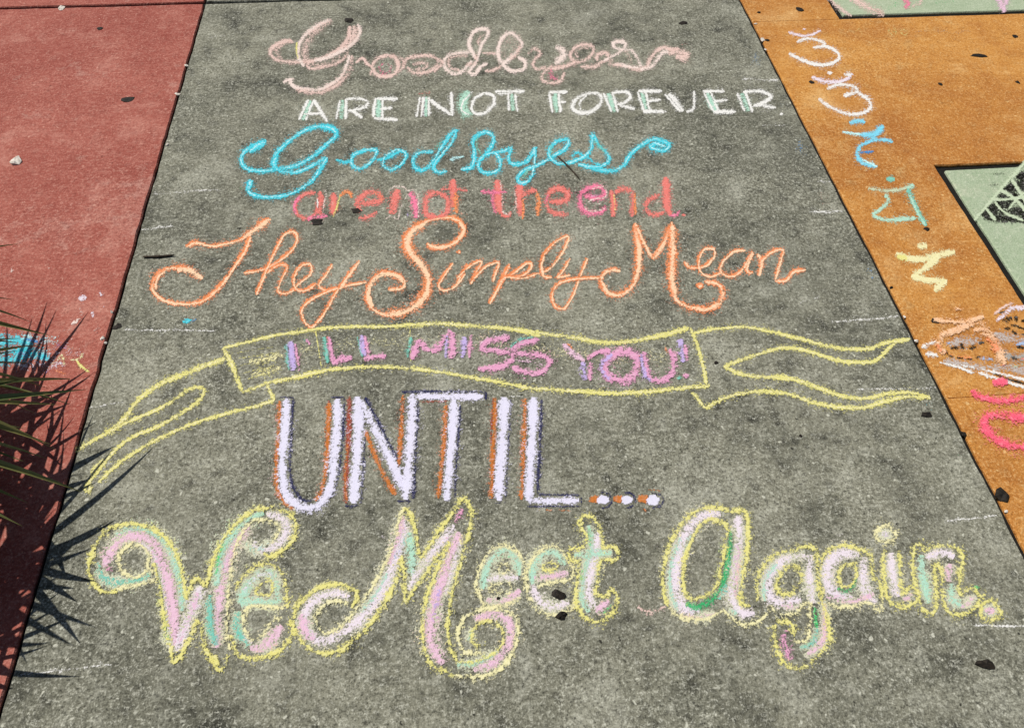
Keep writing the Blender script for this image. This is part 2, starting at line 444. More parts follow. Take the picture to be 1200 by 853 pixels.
FOREVER = """
> letter
N1 mi 7 .78 : 137,112 100,205
N1 wh 2.8 .9 : 125,108 80,205
N1 wh 2.4 .85 : 150,112 112,205
N1 wh 3 .92 : 150,108 182,160 215,212
N1 wh 2.2 .8 : 105,175 195,172
> letter
N1 mi 8 .78 : 287,110 280,200
N1 wh 2.6 .85 : 275,110 255,200
N1 wh 2.8 .9 : 302,105 300,200
N1 wh 2.8 .88 : 300,108 350,102 400,115 395,140 340,158 310,160
N1 wh 2.8 .88 : 330,160 380,195
> letter
N1 mi 9 .78 : 458,100 450,190
N1 wh 2.6 .85 : 440,100 430,190
N1 wh 2.6 .85 : 474,100 472,195
N1 wh 2.8 .9 : 445,103 545,105
N1 wh 2.8 .86 : 460,150 520,148
N1 wh 3 .9 : 432,195 545,203
> letter
N1 lp 9 .7 : 672,95 665,188
N1 mi 4 .7 : 680,95 676,188
N1 wh 2.4 .85 : 650,95 632,190
N1 wh 2.2 .8 : 665,95 655,190
N1 wh 2.6 .88 : 690,95 690,185
N1 wh 3.2 .92 : 692,108 795,180
N1 wh 3.2 .92 : 795,72 800,185
N1 rd 2.5 .35 : 640,80 700,76
> letter
N1 mi 9 .78 : 882,70 852,112 850,150 872,172 900,178
N1 wh 2.8 .92 : 950,75 905,105 890,150 915,175 960,165 995,125 990,90 950,75
N1 wh 2 .7 : 895,70 850,120 846,160 880,180
> letter
N1 mi 8 .78 : 1080,80 1085,160
N1 wh 3 .92 : 1000,70 1140,70
N1 wh 2.4 .8 : 1012,80 1080,79
N1 wh 2.6 .85 : 1062,80 1066,160
N1 wh 2.8 .88 : 1095,80 1105,165
> letter
A2 mi 7 .78 : 190,410 196,495
A2 wh 2.6 .88 : 165,410 177,497
A2 wh 2.6 .85 : 205,410 213,495
A2 wh 2.8 .9 : 160,408 245,404
A2 wh 2.6 .86 : 200,447 238,450
> letter
A2 wh 3.4 .9 : 350,408 290,430 265,475 300,495 350,490 390,455 390,420 350,408
A2 wh 2.6 .75 : 330,420 298,450 302,484
> letter
A2 mi 7 .78 : 425,410 450,495
A2 wh 2.6 .88 : 403,410 438,495
A2 wh 2.8 .88 : 440,405 466,495
A2 wh 2.8 .9 : 440,408 500,405 520,430 490,455 460,460
A2 wh 2.8 .88 : 470,462 540,480
> letter
A2 mi 7 .78 : 570,405 592,490
A2 wh 2.6 .88 : 553,405 580,490
A2 wh 2.6 .85 : 588,405 606,490
A2 wh 2.8 .9 : 555,402 660,402
A2 wh 2.8 .86 : 595,445 655,440
A2 wh 3 .9 : 575,490 680,492
> letter
A2 wh 6 .85 : 690,412 752,490
A2 wh 2.4 .85 : 672,415 740,492
A2 wh 3 .9 : 800,400 800,450 795,480 765,494
> letter
A2 mi 7 .78 : 858,408 895,490
A2 wh 2.6 .88 : 843,408 885,490
A2 wh 2.6 .86 : 872,405 908,490
A2 wh 2.8 .9 : 838,402 935,402
A2 wh 2.8 .86 : 890,445 950,440
A2 wh 3 .9 : 885,492 985,492
> letter
A2 mi 8 .78 : 1010,410 1040,490
A2 wh 2.6 .88 : 990,410 1022,490
A2 wh 2.8 .9 : 1025,405 1057,495
A2 wh 3 .92 : 1015,405 1090,402 1138,425 1100,455 1060,465
A2 wh 3 .9 : 1080,462 1160,475
A2 wh 3 .8 : 1185,502
"""
GOODBYES2 = """
> letter
B1 cy 4.6 .95 : 195,130 150,150 100,180 85,220 110,255 180,265 250,255 330,240 400,200 470,140 505,105 490,75 440,65 370,85 300,130 240,190 225,235 260,265 330,270 400,240 460,205
B1 cy 8 .95 : 192,135 150,158 120,182
B1 cy 6 .95 : 495,120 500,95 475,75 430,68
B1 cy 6 .9 : 245,195 228,235 250,262
B1 cy 4.6 .95 : 465,205 430,260 410,290 370,330 300,365 220,380 140,370 112,340 125,300
B1 cy 4 .85 : 430,215 425,265 395,310
B1 cy 9 1.0 : 118,348 130,305
B1 gr 5 .4 : 80,330 92,345
> letter
B1 cy 3.6 .85 : 500,215 540,225 580,215
B1 cy 4 .92 : 640,170 580,195 570,235 610,255 660,220 680,175 640,170
> letter
B1 cy 3.6 .85 : 680,215 720,210 780,180
B1 cy 4 .92 : 770,170 720,200 710,240 740,260 790,235 810,190 770,170
> letter
B1 te 8 .6 : 935,170 1005,105
B1 cy 4 .92 : 930,180 870,185 840,215 850,250 890,260 930,220 960,170 1000,110 1030,85 1010,140 970,190 930,245 950,270 990,265
> hyphen
B1 dc 3 .7 : 1000,215 1065,200
> letter
B2 cy 4.4 .95 : -75,258 -25,245 -15,180 -20,130 25,95 65,110 60,160 5,225 10,260 45,275 90,260 98,220 75,185 35,195
B2 te 4 .6 : 20,200 -8,150 0,110
> letter
B2 cy 4 .92 : 75,185 120,175 145,165 135,215 160,235 210,225 245,180 250,160 250,230 235,290 200,320 175,300 200,265 260,240 320,210
B2 te 5 .55 : 225,255 195,300
> letter
B2 cy 4.2 .92 : 320,205 380,170 400,130 360,130 320,160 315,200 350,230 400,230 440,210
B2 te 5 .5 : 322,150 325,205
> letter
B2 cy 3.4 .85 : 440,225 415,205 435,185 460,195 455,220
B2 cy 4 .92 : 400,232 470,200 500,160 505,105 530,150 570,190 575,220 540,245 490,245
B2 te 5 .55 : 510,130 560,185
B2 cy 3 .8 : 480,195 500,222 540,240
> flourish
B2 cy 4.6 .95 : 440,235 520,255 590,265 640,240 670,195 720,150 780,125 840,150 820,175 760,160 790,140
B2 cy 6 .85 : 770,140 830,160
"""
ARENT = """
> letter
O1 rd 4.5 .8 : 200,130 130,140 85,190 90,250 140,280 190,260 215,200
O1 pi 3 .6 : 110,150 75,200 85,255
O1 rd 7 .85 : 225,120 230,180 222,240 230,262
O1 pi 5 .75 : 150,285 210,272 270,270
O1 pw 2 .55 : 240,112 262,125 250,190 240,250
O1 wh 1.8 .6 : 210,165 212,220
> letter
O1 rd 8 .85 : 305,130 305,200 297,262
O1 ye 2.4 .6 : 345,130 325,210 300,272
O1 og 4.5 .75 : 340,150 370,125 400,130 412,160
> letter
O1 rd 6 .75 : 430,195 500,192 580,180 570,140 520,125 470,150 440,200 465,240
O1 rd 5 .7 : 450,278 510,272 560,240
O1 og 3 .6 : 540,125 585,150 580,185
> letter
O1 rd 9 .82 : 682,110 662,180 640,255
O1 pi 7 .8 : 755,125 780,190 790,280
O1 pw 2 .55 : 620,130 660,95 710,95 740,120 770,110 800,160 800,280
O1 pw 2 .55 : 610,285 640,265 680,285 700,215 735,140
O1 li 2.5 .5 : 735,285 740,240
> letter
O1 rd 6 .85 : 900,125 852,155 840,210 855,262 910,272
O1 rd 5 .72 : 900,125 960,150 978,205 960,255 910,272
O1 rd 3 .5 : 900,125 910,155
> letter
O1 rd 8 .95 : 1005,50 1005,130 1010,215
O1 og 6 .66 : 1020,130 1020,210 1030,250
O1 rd 3.4 .7 : 930,108 1010,108 1090,118
O1 ro 3 .4 : 1040,250 1090,260
> letter
O2 pi 6 .66 : 85,100 85,180 98,232
O2 rd 8 .88 : 102,50 112,110 112,180 128,235
O2 rd 4.5 .75 : 125,240 160,248 182,222
O2 pi 4 .72 : 15,110 80,118 160,118
O2 pw 2 .55 : 120,60 135,150 135,220 175,245
> letter
O2 rd 7 .9 : 232,62 224,150 236,248
O2 og 3 .7 : 240,130 245,200 240,265
O2 rd 5 .7 : 240,145 280,112 320,112
O2 og 6 .75 : 320,115 330,160 322,245
O2 pw 1.8 .55 : 190,95 205,150 200,210 160,240
> letter
O2 rd 5.5 .78 : 385,170 470,160 485,125 445,98 395,110 372,160 385,212 430,235 490,235
O2 pi 4 .5 : 378,130 365,180
> letter
O2 pi 6 .75 : 570,135 650,150 690,120 650,88 590,98 552,140 560,200 610,230 670,222 692,190
O2 pw 2 .55 : 620,100 680,88 695,140 610,160 580,200 620,222 690,205
O2 mg 4 .6 : 610,140 660,130
O2 pw 1.8 .55 : 600,180 670,180
> letter
O2 rd 6 .82 : 718,105 735,180 728,250
O2 ye 2.2 .6 : 735,130 742,230
O2 rd 5 .75 : 740,115 790,100 835,112
O2 rd 6 .8 : 838,110 840,180 832,250
O2 og 3 .7 : 850,120 852,240
> letter
O2 rd 5 .82 : 985,130 925,160 908,208 950,240 1010,222
O2 rd 7 .92 : 1015,35 1020,100 1022,180 1042,242
O2 pi 4 .6 : 1035,245 1080,235 1090,215
> period
O2 rd 3.6 .75 : 1112,240
"""
THEY = """
> letter
C1 og 4.4 .92 : 215,185 260,165 320,180 400,170 460,150 510,115 560,70 590,65
C1 og 6 .8 : 222,182 250,168 292,170
C1 og 9 .88 : 468,142 520,108 578,66
C1 og 5 .95 : 500,140 470,210 430,270 390,330 340,385 280,425 200,435 120,420 70,375 80,320 120,285 190,275 250,290
C1 og 10 .85 : 175,280 235,288 288,325
C1 og 6 .8 : 130,285 90,320 80,370
> letter
C1 og 4 .9 : 470,300 550,285 620,250 680,200 705,150 690,118 650,130 620,180 590,240 560,310 525,395
C1 og 4 .9 : 570,300 620,265 660,270 640,320 620,375 650,390 690,375
> letter
C1 og 4 .9 : 680,375 720,340 765,300 760,260 720,270 690,320 700,370 740,375 790,345
> letter
C1 og 4 .9 : 860,260 830,310 800,350 830,375 880,360
C1 og 4 .92 : 980,245 940,300 890,360 840,450 790,520 760,535 730,500 725,460 760,420 830,385 920,355 1010,340
C1 og 6 .85 : 968,262 930,310 890,370
> letter
C2 og 5 .95 : 305,170 320,190 380,185 440,150 465,110 440,70 380,55 300,70 230,110 200,160 220,210 270,260 305,320 300,380 260,440 200,475 130,485 60,455 35,400 50,340 100,300 160,305 200,335 190,365 130,372
C2 og 11 .85 : 300,75 235,115 212,165 232,215 282,272 305,330 292,395 250,440 190,472 120,480
C2 og 8 .8 : 60,445 40,395 60,335 110,303 170,312 195,340
C2 og 7 .8 : 440,75 462,110 435,155
C2 og 6 .8 : 300,170 330,185 380,182
> letter
C2 og 4 .9 : 415,255 375,310 350,355 370,375 420,360 470,300
C2 og 5 .9 : 440,207
> letter
C2 og 4.4 .9 : 480,260 455,300 430,345
C2 og 4 .9 : 430,320 500,260 540,250 520,290 490,350
C2 og 4 .9 : 500,330 560,270 615,255 600,300 590,340
> letter
C2 og 5 .92 : 665,260 620,350 575,435
C2 og 4 .9 : 625,330 680,300 740,255 760,270 720,310 650,315
C2 og 3.6 .85 : 650,315 720,322 790,300
> letter
C2 og 4 .9 : 790,305 850,270 905,190 920,138 870,160 820,210 800,260 810,310 850,320
C2 og 6 .8 : 815,225 802,270 812,305
> letter
C2 og 3.8 .9 : 930,235 890,300 870,318 930,308
C2 og 3.8 .92 : 1005,235 970,320 940,400 900,455 860,440 850,390 880,345 950,325 1060,320
> letter
C3 og 6 .92 : 250,290 215,285 180,300 165,335 190,385 240,395 290,370 325,310 330,220 325,140 315,80
C3 og 9 .85 : 312,330 330,280 332,200 318,95
C3 og 6 .85 : 170,340 195,385 240,398
C3 og 6 .88 : 322,95 350,160 392,235
C3 og 7 .88 : 392,240 440,170 468,95
C3 og 6 .95 : 475,75 475,160 475,260 475,360 500,420 560,450 630,460 680,440 700,390 680,350 620,335
C3 og 11 .88 : 476,90 480,200 476,320 492,400
C3 og 8 .82 : 560,450 630,458 680,430
C3 og 8 .85 : 600,356
> letter
C3 og 3.8 .9 : 530,250 560,275 620,270 660,230 660,195 620,195 595,240 600,290 640,315 690,300
> letter
C3 og 4.4 .9 : 800,200 750,205 700,250 690,290 730,315 780,290 830,210 805,285 835,300
> letter
C3 og 6 .88 : 852,215 870,250 860,312
C3 og 4.4 .9 : 865,250 920,205 965,200 950,260 930,330
C3 og 4.4 .9 : 930,335 980,330 1010,295 1065,285
"""
BANNER = """
> fill
X ye 15 .5 : 292,424 332,417
X ye 13 .48 : 294,440 330,430
X py 18 .36 : 340,412 450,400 560,400 680,416 800,420
> outline
D ye 3 .92 : 680,105 780,80 900,50 1000,35 1110,15
E1 ye 3.2 .92 : 150,104 200,95 350,85 500,85 620,75
E1 ye 4.6 .85 : 600,78 750,72 900,85 1040,95 1180,128
E2 ye 4.6 .88 : 0,95 100,110 250,130 400,155 520,150 650,125 780,90
D ye 5 .92 : 680,105 710,160 740,230 765,300
D ye 3 .85 : 765,300 830,275 900,250 1000,235 1100,215
E1 ye 4 .9 : 0,330 120,300 250,275 400,262 560,265 700,280 820,300 1000,330 1120,355
E2 ye 4.6 .9 : 30,350 150,360 300,370 450,378 600,370 750,355 870,345
E2 ye 3.4 .9 : 785,90 815,170 840,260 855,340
> hatch_line
D ye 1.6 .5 : 740,125 900,100
> hatch_line
D ye 1.6 .5 : 745,150 900,130
> hatch_line
D ye 1.6 .45 : 755,180 900,155
> hatch_line
D ye 1.6 .45 : 765,215 900,180
> hatch_line
D ye 1.6 .45 : 775,245 900,205
> hatch_line
E1 ye 1.8 .65 : 185,100 200,180 212,265
> hatch_line
E1 ye 1.6 .6 : 600,60 605,240
> ribbon_tail
E3 ye 3.2 .95 : 40,115 150,95 280,88 400,110 500,135
E3 ye 4.2 .9 : 480,130 620,165 720,185 820,180 900,155 1000,140
E3 ye 4 .92 : 180,260 260,230 340,205 430,180 520,185 620,215 720,240 840,235 900,185 930,160
E3 ye 4 .92 : 180,260 260,295 360,305 480,315 600,355 700,390 800,400 900,380 1000,375 1090,400
E3 ye 3 .9 : 40,370 100,445
E3 ye 4.6 .85 : 100,445 180,400 280,375 380,370 480,385 580,420 700,440 800,440 900,410 980,395 1080,395
> ribbon_tail
D ye 5.5 .85 : 690,150 580,190 480,230 400,265 320,320 270,380 220,440 150,490
D ye 4 .8 : 160,485 90,520 30,560
D ye 4 .88 : 150,490 260,430 380,380 470,330 540,280 595,285 570,340 480,400 380,455 280,495 200,560 150,620 70,720
D ye 3.4 .88 : 870,260 905,335
D ye 3.6 .88 : 905,335 800,365 700,390 580,425 480,465 380,510 280,570 200,630 130,695
D ye 4 .8 : 70,720 90,735 110,640 160,590
D ye 8 .5 : 300,350 240,420 180,480
"""
MISS = """
> letter
E1 te 4 .7 : 60,160 64,225 68,275
E1 li 6 .8 : 76,150 84,210 90,278
E1 mg 3 .65 : 96,160 106,220 112,280
> apostrophe
E1 mg 4.5 .7 : 148,140 160,165
E1 te 2.5 .5 : 135,140 142,160
> letter
E1 te 4 .75 : 225,130 240,245
E1 mg 5 .82 : 246,130 262,240
E1 rd 2 .6 : 238,125 245,165
E1 mg 5 .8 : 258,245 300,228 348,220
> letter
E1 te 3 .7 : 370,130 392,220
E1 li 5 .8 : 388,120 404,215
E1 mg 3 .7 : 402,125 420,215
E1 mg 5 .8 : 398,226 440,218 497,214
> letter
E1 te 4 .75 : 606,130 590,220
E1 mg 6 .82 : 636,145 625,190 606,228
E1 mg 5.5 .82 : 640,140 665,175 690,192
E1 mg 5.5 .8 : 695,195 730,170 780,100
E1 li 3.5 .7 : 766,125 762,170 758,222
E1 mg 6 .85 : 786,108 788,170 782,225
> letter
E1 li 5 .8 : 845,130 832,222
E1 mg 4 .7 : 870,120 860,222
> letter
E1 mg 5 .8 : 1040,130 940,150 920,180 980,190 1040,200 1050,230 980,265 900,270
E1 fp 3 .5 : 1030,120 940,135 905,170
> letter
E2 mg 5 .8 : 120,140 40,160 0,190 60,205 140,215 165,245 120,285 40,280 0,262
E2 te 2.4 .55 : 100,130 30,145 -10,180
E2 fp 3 .5 : 10,230 90,240 140,255
> letter
E2 fp 4.6 .85 : 225,160 270,205 320,238
E2 og 2 .6 : 240,155 270,185
E2 li 6 .8 : 310,240 322,320
E2 mg 4 .75 : 345,240 342,322
E2 mg 4 .78 : 330,228 380,198 435,190
> letter
E2 mg 7 .82 o : 490,195 425,220 405,270 435,312 500,318 545,280 545,220
E2 li 4 .7 : 440,205 398,250 402,290 430,318
E2 og 1.6 .5 : 560,210 562,290
> letter
E2 mg 6 .8 : 578,195 590,260 605,310 660,322 700,290 710,225 690,185
E2 li 4 .7 : 565,205 580,290 610,325
E2 og 3 .6 : 672,175 690,205
> exclamation_mark
E2 li 6 .85 : 738,140 748,190 752,242
E2 mg 4 .75 : 760,165 768,235
E2 mg 5 .75 : 765,300
E2 te 4 .6 : 735,308
"""
UNTIL = """
> letter
U1 or_ 5 .85 : 105,110 100,250 90,400 95,500 130,560 170,585
U1 rb 5 .6 : 318,110 313,250 305,380
U1 or_ 5 .85 : 322,120 318,250 308,400 290,500 260,550
U1 nv 4.6 .8 : 164,100 154,250 148,400 162,485 200,543 245,552
U1 nv 4.2 .75 : 388,100 378,300 358,450 322,545
U1 nv 2 .75 : 105,95 165,95
U1 nv 2 .75 : 328,95 388,95
U1 ww 9.5 1.02 : 135,100 125,250 115,400 125,500 165,558 230,582 290,555 330,480 345,350 355,220 360,102
> letter
U1 rb 6 .8 : 412,90 408,250 396,450 395,560
U1 or_ 3 .7 : 402,300 392,440 398,555
U1 or_ 5 .8 : 480,240 540,390 612,525
U1 rb 4 .7 : 645,90 640,200 630,300
U1 or_ 4.5 .8 : 645,85 638,250 626,400
U1 nv 4.4 .8 : 480,95 560,250 620,370
U1 nv 4.6 .8 : 712,110 702,300 690,540
U1 nv 3.6 .75 : 390,572 452,572
U1 nv 3.6 .75 : 618,550 682,552
U1 nv 3.6 .7 : 478,270 470,400 460,560
U1 ww 10.5 1.02 : 445,92 452,200 440,400 428,562
U1 ww 9.5 1.0 : 458,110 540,270 605,400 660,510
U1 ww 10.5 1.02 : 688,78 682,250 668,400 655,545
> letter
U1 nv 3.6 .8 : 640,72 820,70 1008,74
U1 nv 3.6 .8 : 1010,72 1010,108
U1 rb 2.6 .75 : 708,116 780,114 845,112
U1 or_ 5 .85 : 835,120 830,250 815,400 800,540
U1 nv 4.2 .75 : 898,130 886,300 872,535
U1 ww 7 1.0 : 700,93 850,92 1000,92
U1 ww 9.5 1.02 : 872,105 862,250 850,400 836,550
> letter
U1 or_ 5.5 .82 : 1050,95 1042,300 1035,540
U1 rb 3 .6 : 1042,100 1032,300
U1 nv 3.6 .65 : 1120,105 1108,300 1095,540
U1 wh 1.6 .65 : 1110,92 1175,92
U1 nv 1.8 .6 : 1045,560 1100,556
U1 ww 10.5 1.02 : 1092,95 1085,250 1075,400 1066,550
> letter
U2 or_ 5 .85 : 358,100 353,300 340,545
U2 nv 4.4 .8 : 430,105 422,300 412,515
U2 nv 3.4 .75 : 410,522 600,526
U2 nv 2 .75 : 365,574 603,574
U2 nv 2 .7 : 603,530 603,570
U2 or_ 2 .5 : 420,590 560,592
U2 ww 10.5 1.02 : 395,95 390,250 381,400 372,550
U2 ww 7.5 1.0 : 370,550 480,549 595,549
> dot
U2 or_ 9 .95 : 664,542
U2 nv 2.4 .75 : 690,512 722,518 738,546 724,574 694,582
U2 ww 11.5 1.15 : 700,546
> dot
U2 or_ 9 .95 : 768,542
U2 nv 2.4 .75 : 794,512 826,518 842,546 828,574 798,582
U2 ww 11.5 1.15 : 804,546
> dot
U2 or_ 10 .95 : 878,542
U2 or_ 2.5 .6 : 900,500 960,505
U2 or_ 2.5 .6 : 880,580 890,600
U2 nv 2.4 .7 : 912,514 950,522 966,546 950,572 914,582
U2 ww 13 1.15 : 920,547
"""
AGAIN = """
> letter
W lp 8 .8 : 300,232 370,290 410,400 430,520 440,650 450,720
W mi 9 .8 : 200,210 260,188 330,185 410,235 460,330 490,440 492,540
W fp 10 .92 : 150,350 180,295 230,232 300,215 360,240 400,310 430,400 450,500 462,600 466,690
W te 7 .8 : 128,330 150,390 220,415 320,400 360,370
W mg 8 .7 : 160,345 190,370
W gr 4.5 .66 : 392,370 415,560 442,690
W te 4 .5 : 480,350 500,450 495,540
W lp 12 .86 : 470,715 510,610 550,510 575,430
W fp 6 .7 : 480,680 530,560 565,460
W fp 11 .85 : 640,700 650,560 670,420 690,330 730,235 790,165
W mi 10 .88 : 640,430 660,300 700,220 770,150 850,115
W te 9 .82 : 615,470 618,600 640,690
W gr 4 .7 : 640,380 655,290 690,215
W lp 11 .8 : 860,118 930,140 950,190 920,240 860,275 800,250
W mi 6 .6 : 770,250 820,275 870,235
W ye 3.8 .86 : 215,455 150,455 105,410 90,340 115,260 170,190 240,162 330,170 400,205 450,260 485,330 500,400 512,490
W py 3.8 .82 : 345,360 310,388 250,382 220,340 225,290 265,255 320,260 350,300 345,345 380,400 300,425 210,445
W ye 3.6 .85 : 372,330 395,420 408,520 425,620 445,700 455,770
W ye 4.2 .85 : 455,770 490,730 530,650 560,580 580,640 592,700 650,790 680,770
W ye 3.8 .85 : 512,490 552,395 600,440
W ye 4 .85 : 600,440 622,340 660,250 720,170 800,108 880,92 950,108 988,160 980,220 940,270 880,302 850,285
W py 3.6 .82 : 870,140 800,152 750,210 720,300 700,420 690,550 690,650 702,710
W py 3.4 .75 : 860,140 905,160 912,200 880,245
W ye 5 .7 : 620,720 660,790 700,730
> letter
W mi 10 .85 : 742,510 780,430 840,370 890,390 905,460 900,500 820,500 750,512
W lp 6 .7 : 760,450 840,375 890,390
W te 10 .85 : 735,540 735,620 785,690
W fp 11 .9 : 790,705 860,685 930,605
W lp 6 .7 : 760,640 810,690
W ye 3.8 .85 : 720,450 760,390 820,345 880,338 925,370 945,450 950,530
W py 3.2 .82 : 950,528 860,520 780,525 762,600 790,660 840,650 880,590 930,565
W ye 3 .8 o : 830,470 880,462 882,410 842,420 815,455
W ye 4.2 .85 : 700,640 740,730 830,742 920,710 970,640 965,575
> letter
W2 lp 10 .9 : 285,460 210,445 130,480 90,550 120,620 180,640 250,605
W2 fp 8 .85 : 85,530 95,600 140,640
W2 lp 13 .85 : 250,610 330,550 400,460 450,360 490,240 512,140
W2 mi 6 .66 : 330,520 400,430 440,360
W2 fp 6 .75 : 505,120 482,220 440,330
W2 bw 4 .6 : 508,235 470,300
W2 te 3 .6 : 515,205 500,250
W2 mi 9 .82 : 535,190 545,300 545,390
W2 lp 10 .88 : 530,430 570,350 640,260 720,160
W2 mg 7 .75 : 752,90 725,150
W2 fp 12 .9 : 742,190 690,320 650,440 620,560 622,660 670,740
W2 lp 6 .7 : 745,230 715,340 680,450
W2 li 5 .6 : 660,420 630,560
W2 mi 8 .8 : 730,740 820,732 905,685
W2 fp 9 .88 : 800,765 890,725 950,640 950,570 890,530 800,550
W2 te 5 .66 : 775,640 800,590
W2 ye 4 .86 : 290,505 318,450 270,415 200,408 120,440 60,510 48,580 90,650 160,692 230,682 300,640 370,570 430,480 490,360 500,285
W2 py 3.2 .82 : 275,500 260,478 200,480 150,520 145,570 180,610 240,585 310,510 370,430 430,320 470,215 490,130 515,85
W2 ye 3.6 .85 : 515,85 540,130 560,200 578,290 650,190 710,110 755,50 790,100 780,180 750,300 720,400 700,500 690,600
W2 ye 4 .88 : 500,285 510,380 516,475 560,415 640,310 700,230
W2 ye 3.8 .86 : 700,230 640,360 600,470 585,580 595,680 640,750 720,785
W2 py 4 .85 : 720,785 820,790 910,760 970,680
W2 py 3.8 .82 : 970,680 985,590 960,530 880,505 800,520 750,560 735,630 770,690 850,690
W2 ye 3 .8 : 690,600 720,710 790,730 870,700 920,650 915,590 860,560 800,590 795,650 850,660
> letter
W3 mi 8 .85 : 135,450 150,360 200,290 250,285 285,330 292,390
W3 lp 8 .85 : 150,405 220,398 290,402
W3 fp 8 .8 : 140,500 220,505 300,455
W3 gr 4 .45 : 200,300 260,320
W3 py 3.4 .8 : 130,510 105,430 125,350 170,280 230,258 290,290 318,350 310,410
W3 py 3 .75 o : 205,378 212,342 242,345 238,375
W3 py 3 .72 o : 175,462 172,432 240,425 262,440 240,470
W3 py 3.2 .75 : 130,510 200,525 305,490
> letter
W3 mi 9 .85 : 350,430 355,350 410,292 460,295 495,345
W3 fp 7.5 .8 : 360,402 430,395 510,380
W3 lp 9 .88 : 350,430 380,500 440,532 515,510
W3 py 3.6 .82 : 330,470 325,390 350,320 400,275 450,262 500,305 530,370 512,408 400,428 375,460
W3 ye 3 .78 o : 395,362 422,335 462,345 440,368
W3 py 4 .8 : 330,470 375,540 440,562 520,535 542,490
> letter
W3 mi 9 .85 : 600,170 615,260 590,350 575,430 572,500 600,552
W3 lp 9 .88 : 640,200 630,300 605,400 602,480 640,545
W3 fp 9 .85 : 630,550 690,500
W3 mi 8 .82 : 535,300 620,295 705,290
W3 gr 4.5 .7 : 598,185 606,260
W3 gr 5 .6 : 575,340 560,420
W3 gr 4 .6 : 660,555 700,520
W3 ye 3.6 .85 o : 550,160 590,125 640,165 660,230 665,268 720,265 720,320 655,325 640,400 635,470 680,480 700,455 725,490 700,560 640,595 580,570 545,500 550,400 560,330 520,325 515,280 570,265 592,230 575,190
> letter
G1 lp 13 .92 : 405,122 310,140 240,230 205,340 200,440 230,540 310,560
G1 mi 5 .7 : 220,230 180,350 178,480 210,565
G1 mi 6 .6 : 270,210 240,300
G1 dg 8 .85 : 450,200 440,330 412,450 345,530 280,545 250,525
G1 lp 10 .88 : 482,130 490,250 470,380 455,500 500,570 560,575
G1 fp 6 .7 : 490,260 480,400 475,500
G1 te 7 .8 : 395,510 430,440
G1 mi 6 .7 : 440,560 480,580
G1 fp 5 .7 : 220,590 300,595 380,575
G1 ye 3.8 .85 : 165,545 145,470 145,380 175,260 230,170 310,105 390,95 450,112 490,105 525,130 532,230 520,330 502,430 498,520 540,545
G1 ye 3.6 .84 o : 380,150 430,180 430,260 410,360 390,450 340,490 280,510 240,470 235,390 250,300 290,210 330,160
G1 py 3.8 .8 : 165,545 220,592 330,600 420,565 450,600 530,628 600,592 635,540
> flourish
G1 pk 3.4 .75 : 25,545 90,570 160,540
> letter
G1 lp 11 .88 : 790,312 700,330 630,400 622,480 680,525 770,510
G1 mi 6 .66 : 660,350 605,430 605,520
G1 lp 9 .86 : 812,310 812,420 820,530
G1 gr 6 .75 : 832,545 842,640
G1 te 8 .7 : 842,640 830,705 765,735
G1 mg 10 .82 : 700,650 690,720 725,785
G1 fp 7 .8 : 790,775 870,700 882,600 870,520
G1 fp 6 .7 : 680,540 760,545
G1 ye 3.6 .84 : 570,520 575,420 610,350 670,300 740,288 770,275 820,275 842,310 842,400 852,500
G1 ye 4 .85 : 860,510 890,600 900,700 850,762 780,822 710,815 670,760 650,680 660,620 720,618 740,680
G1 ye 3.4 .82 o : 720,360 680,400 660,450 680,490 730,480 765,430 760,370
G1 py 3.4 .8 : 635,540 660,572 740,580 780,540 805,530 812,600 800,690 760,705 738,690
> letter
G2 lp 12 .9 : 260,310 180,300 120,350 110,430 150,490 230,500
G2 lp 10 .88 : 282,320 278,420 292,490 335,530
G2 dg 6 .82 : 160,462 210,472 248,415
G2 fp 6 .75 : 110,500 220,522 330,490
G2 bw 4 .4 : 130,340 180,310
G2 ye 3.8 .84 : 90,510 80,380 110,300 190,268 270,288 315,308 320,400 355,440 365,530
G2 py 4 .8 : 110,525 160,545 240,540 300,525 350,562 372,500
G2 ye 3.2 .82 o : 200,350 165,400 180,450 220,450 245,400 240,355
> letter
G2 lp 12 .9 : 405,300 412,400 435,500
G2 fp 7 .8 : 460,515 500,488
G2 li 7 .66 : 380,217
G2 lp 8 .7 : 378,215
G2 ye 3.6 .85 : 378,285 368,330 375,420 390,510 450,545 520,522 522,472 490,455 460,480 447,420 442,290
G2 py 3.8 .85 o : 375,175 335,205 342,240 380,255 425,235 410,195
> letter
G2 mi 9 .85 : 540,310 548,400 572,530
G2 lp 9 .88 : 560,320 640,295 692,320
G2 fp 9 .85 : 672,350 662,430
G2 mi 9 .75 : 680,440 682,510 735,545
G2 fp 6 .75 : 720,550 790,500
G2 gr 6 .8 : 790,458
G2 te 4 .5 : 575,390 590,470
G2 ye 3.8 .85 o : 510,275 505,380 525,480 550,560 600,570 612,480 602,380 615,350 635,400 640,490 660,560 710,580 780,555 810,500 770,460 722,488 716,400 732,320 690,275 600,270 560,290 540,265
> period
G2 fp 9 .95 : 852,562
G2 ye 3.8 .88 o : 855,515 815,545 820,590 860,605 902,580 880,535
"""
CL = 'chalk lettering'
drawing('chalk_lettering', 'faint dusty pink cursive chalk word Goodbyes on grey concrete', CL, GOODBYES1, wk=1.15, dk=1.16)
drawing('chalk_lettering', 'white and mint chalk capitals ARE NOT FOREVER on grey concrete', CL, FOREVER, dk=1.05, wk=1.2)
drawing('chalk_lettering', 'bright cyan cursive chalk word Good-byes on grey concrete', CL, GOODBYES2, under=('cy','bl',2.5,.36,(.8,.6)), hl=('cy','dc',.36,.6,(-.4,-.3),3.9))
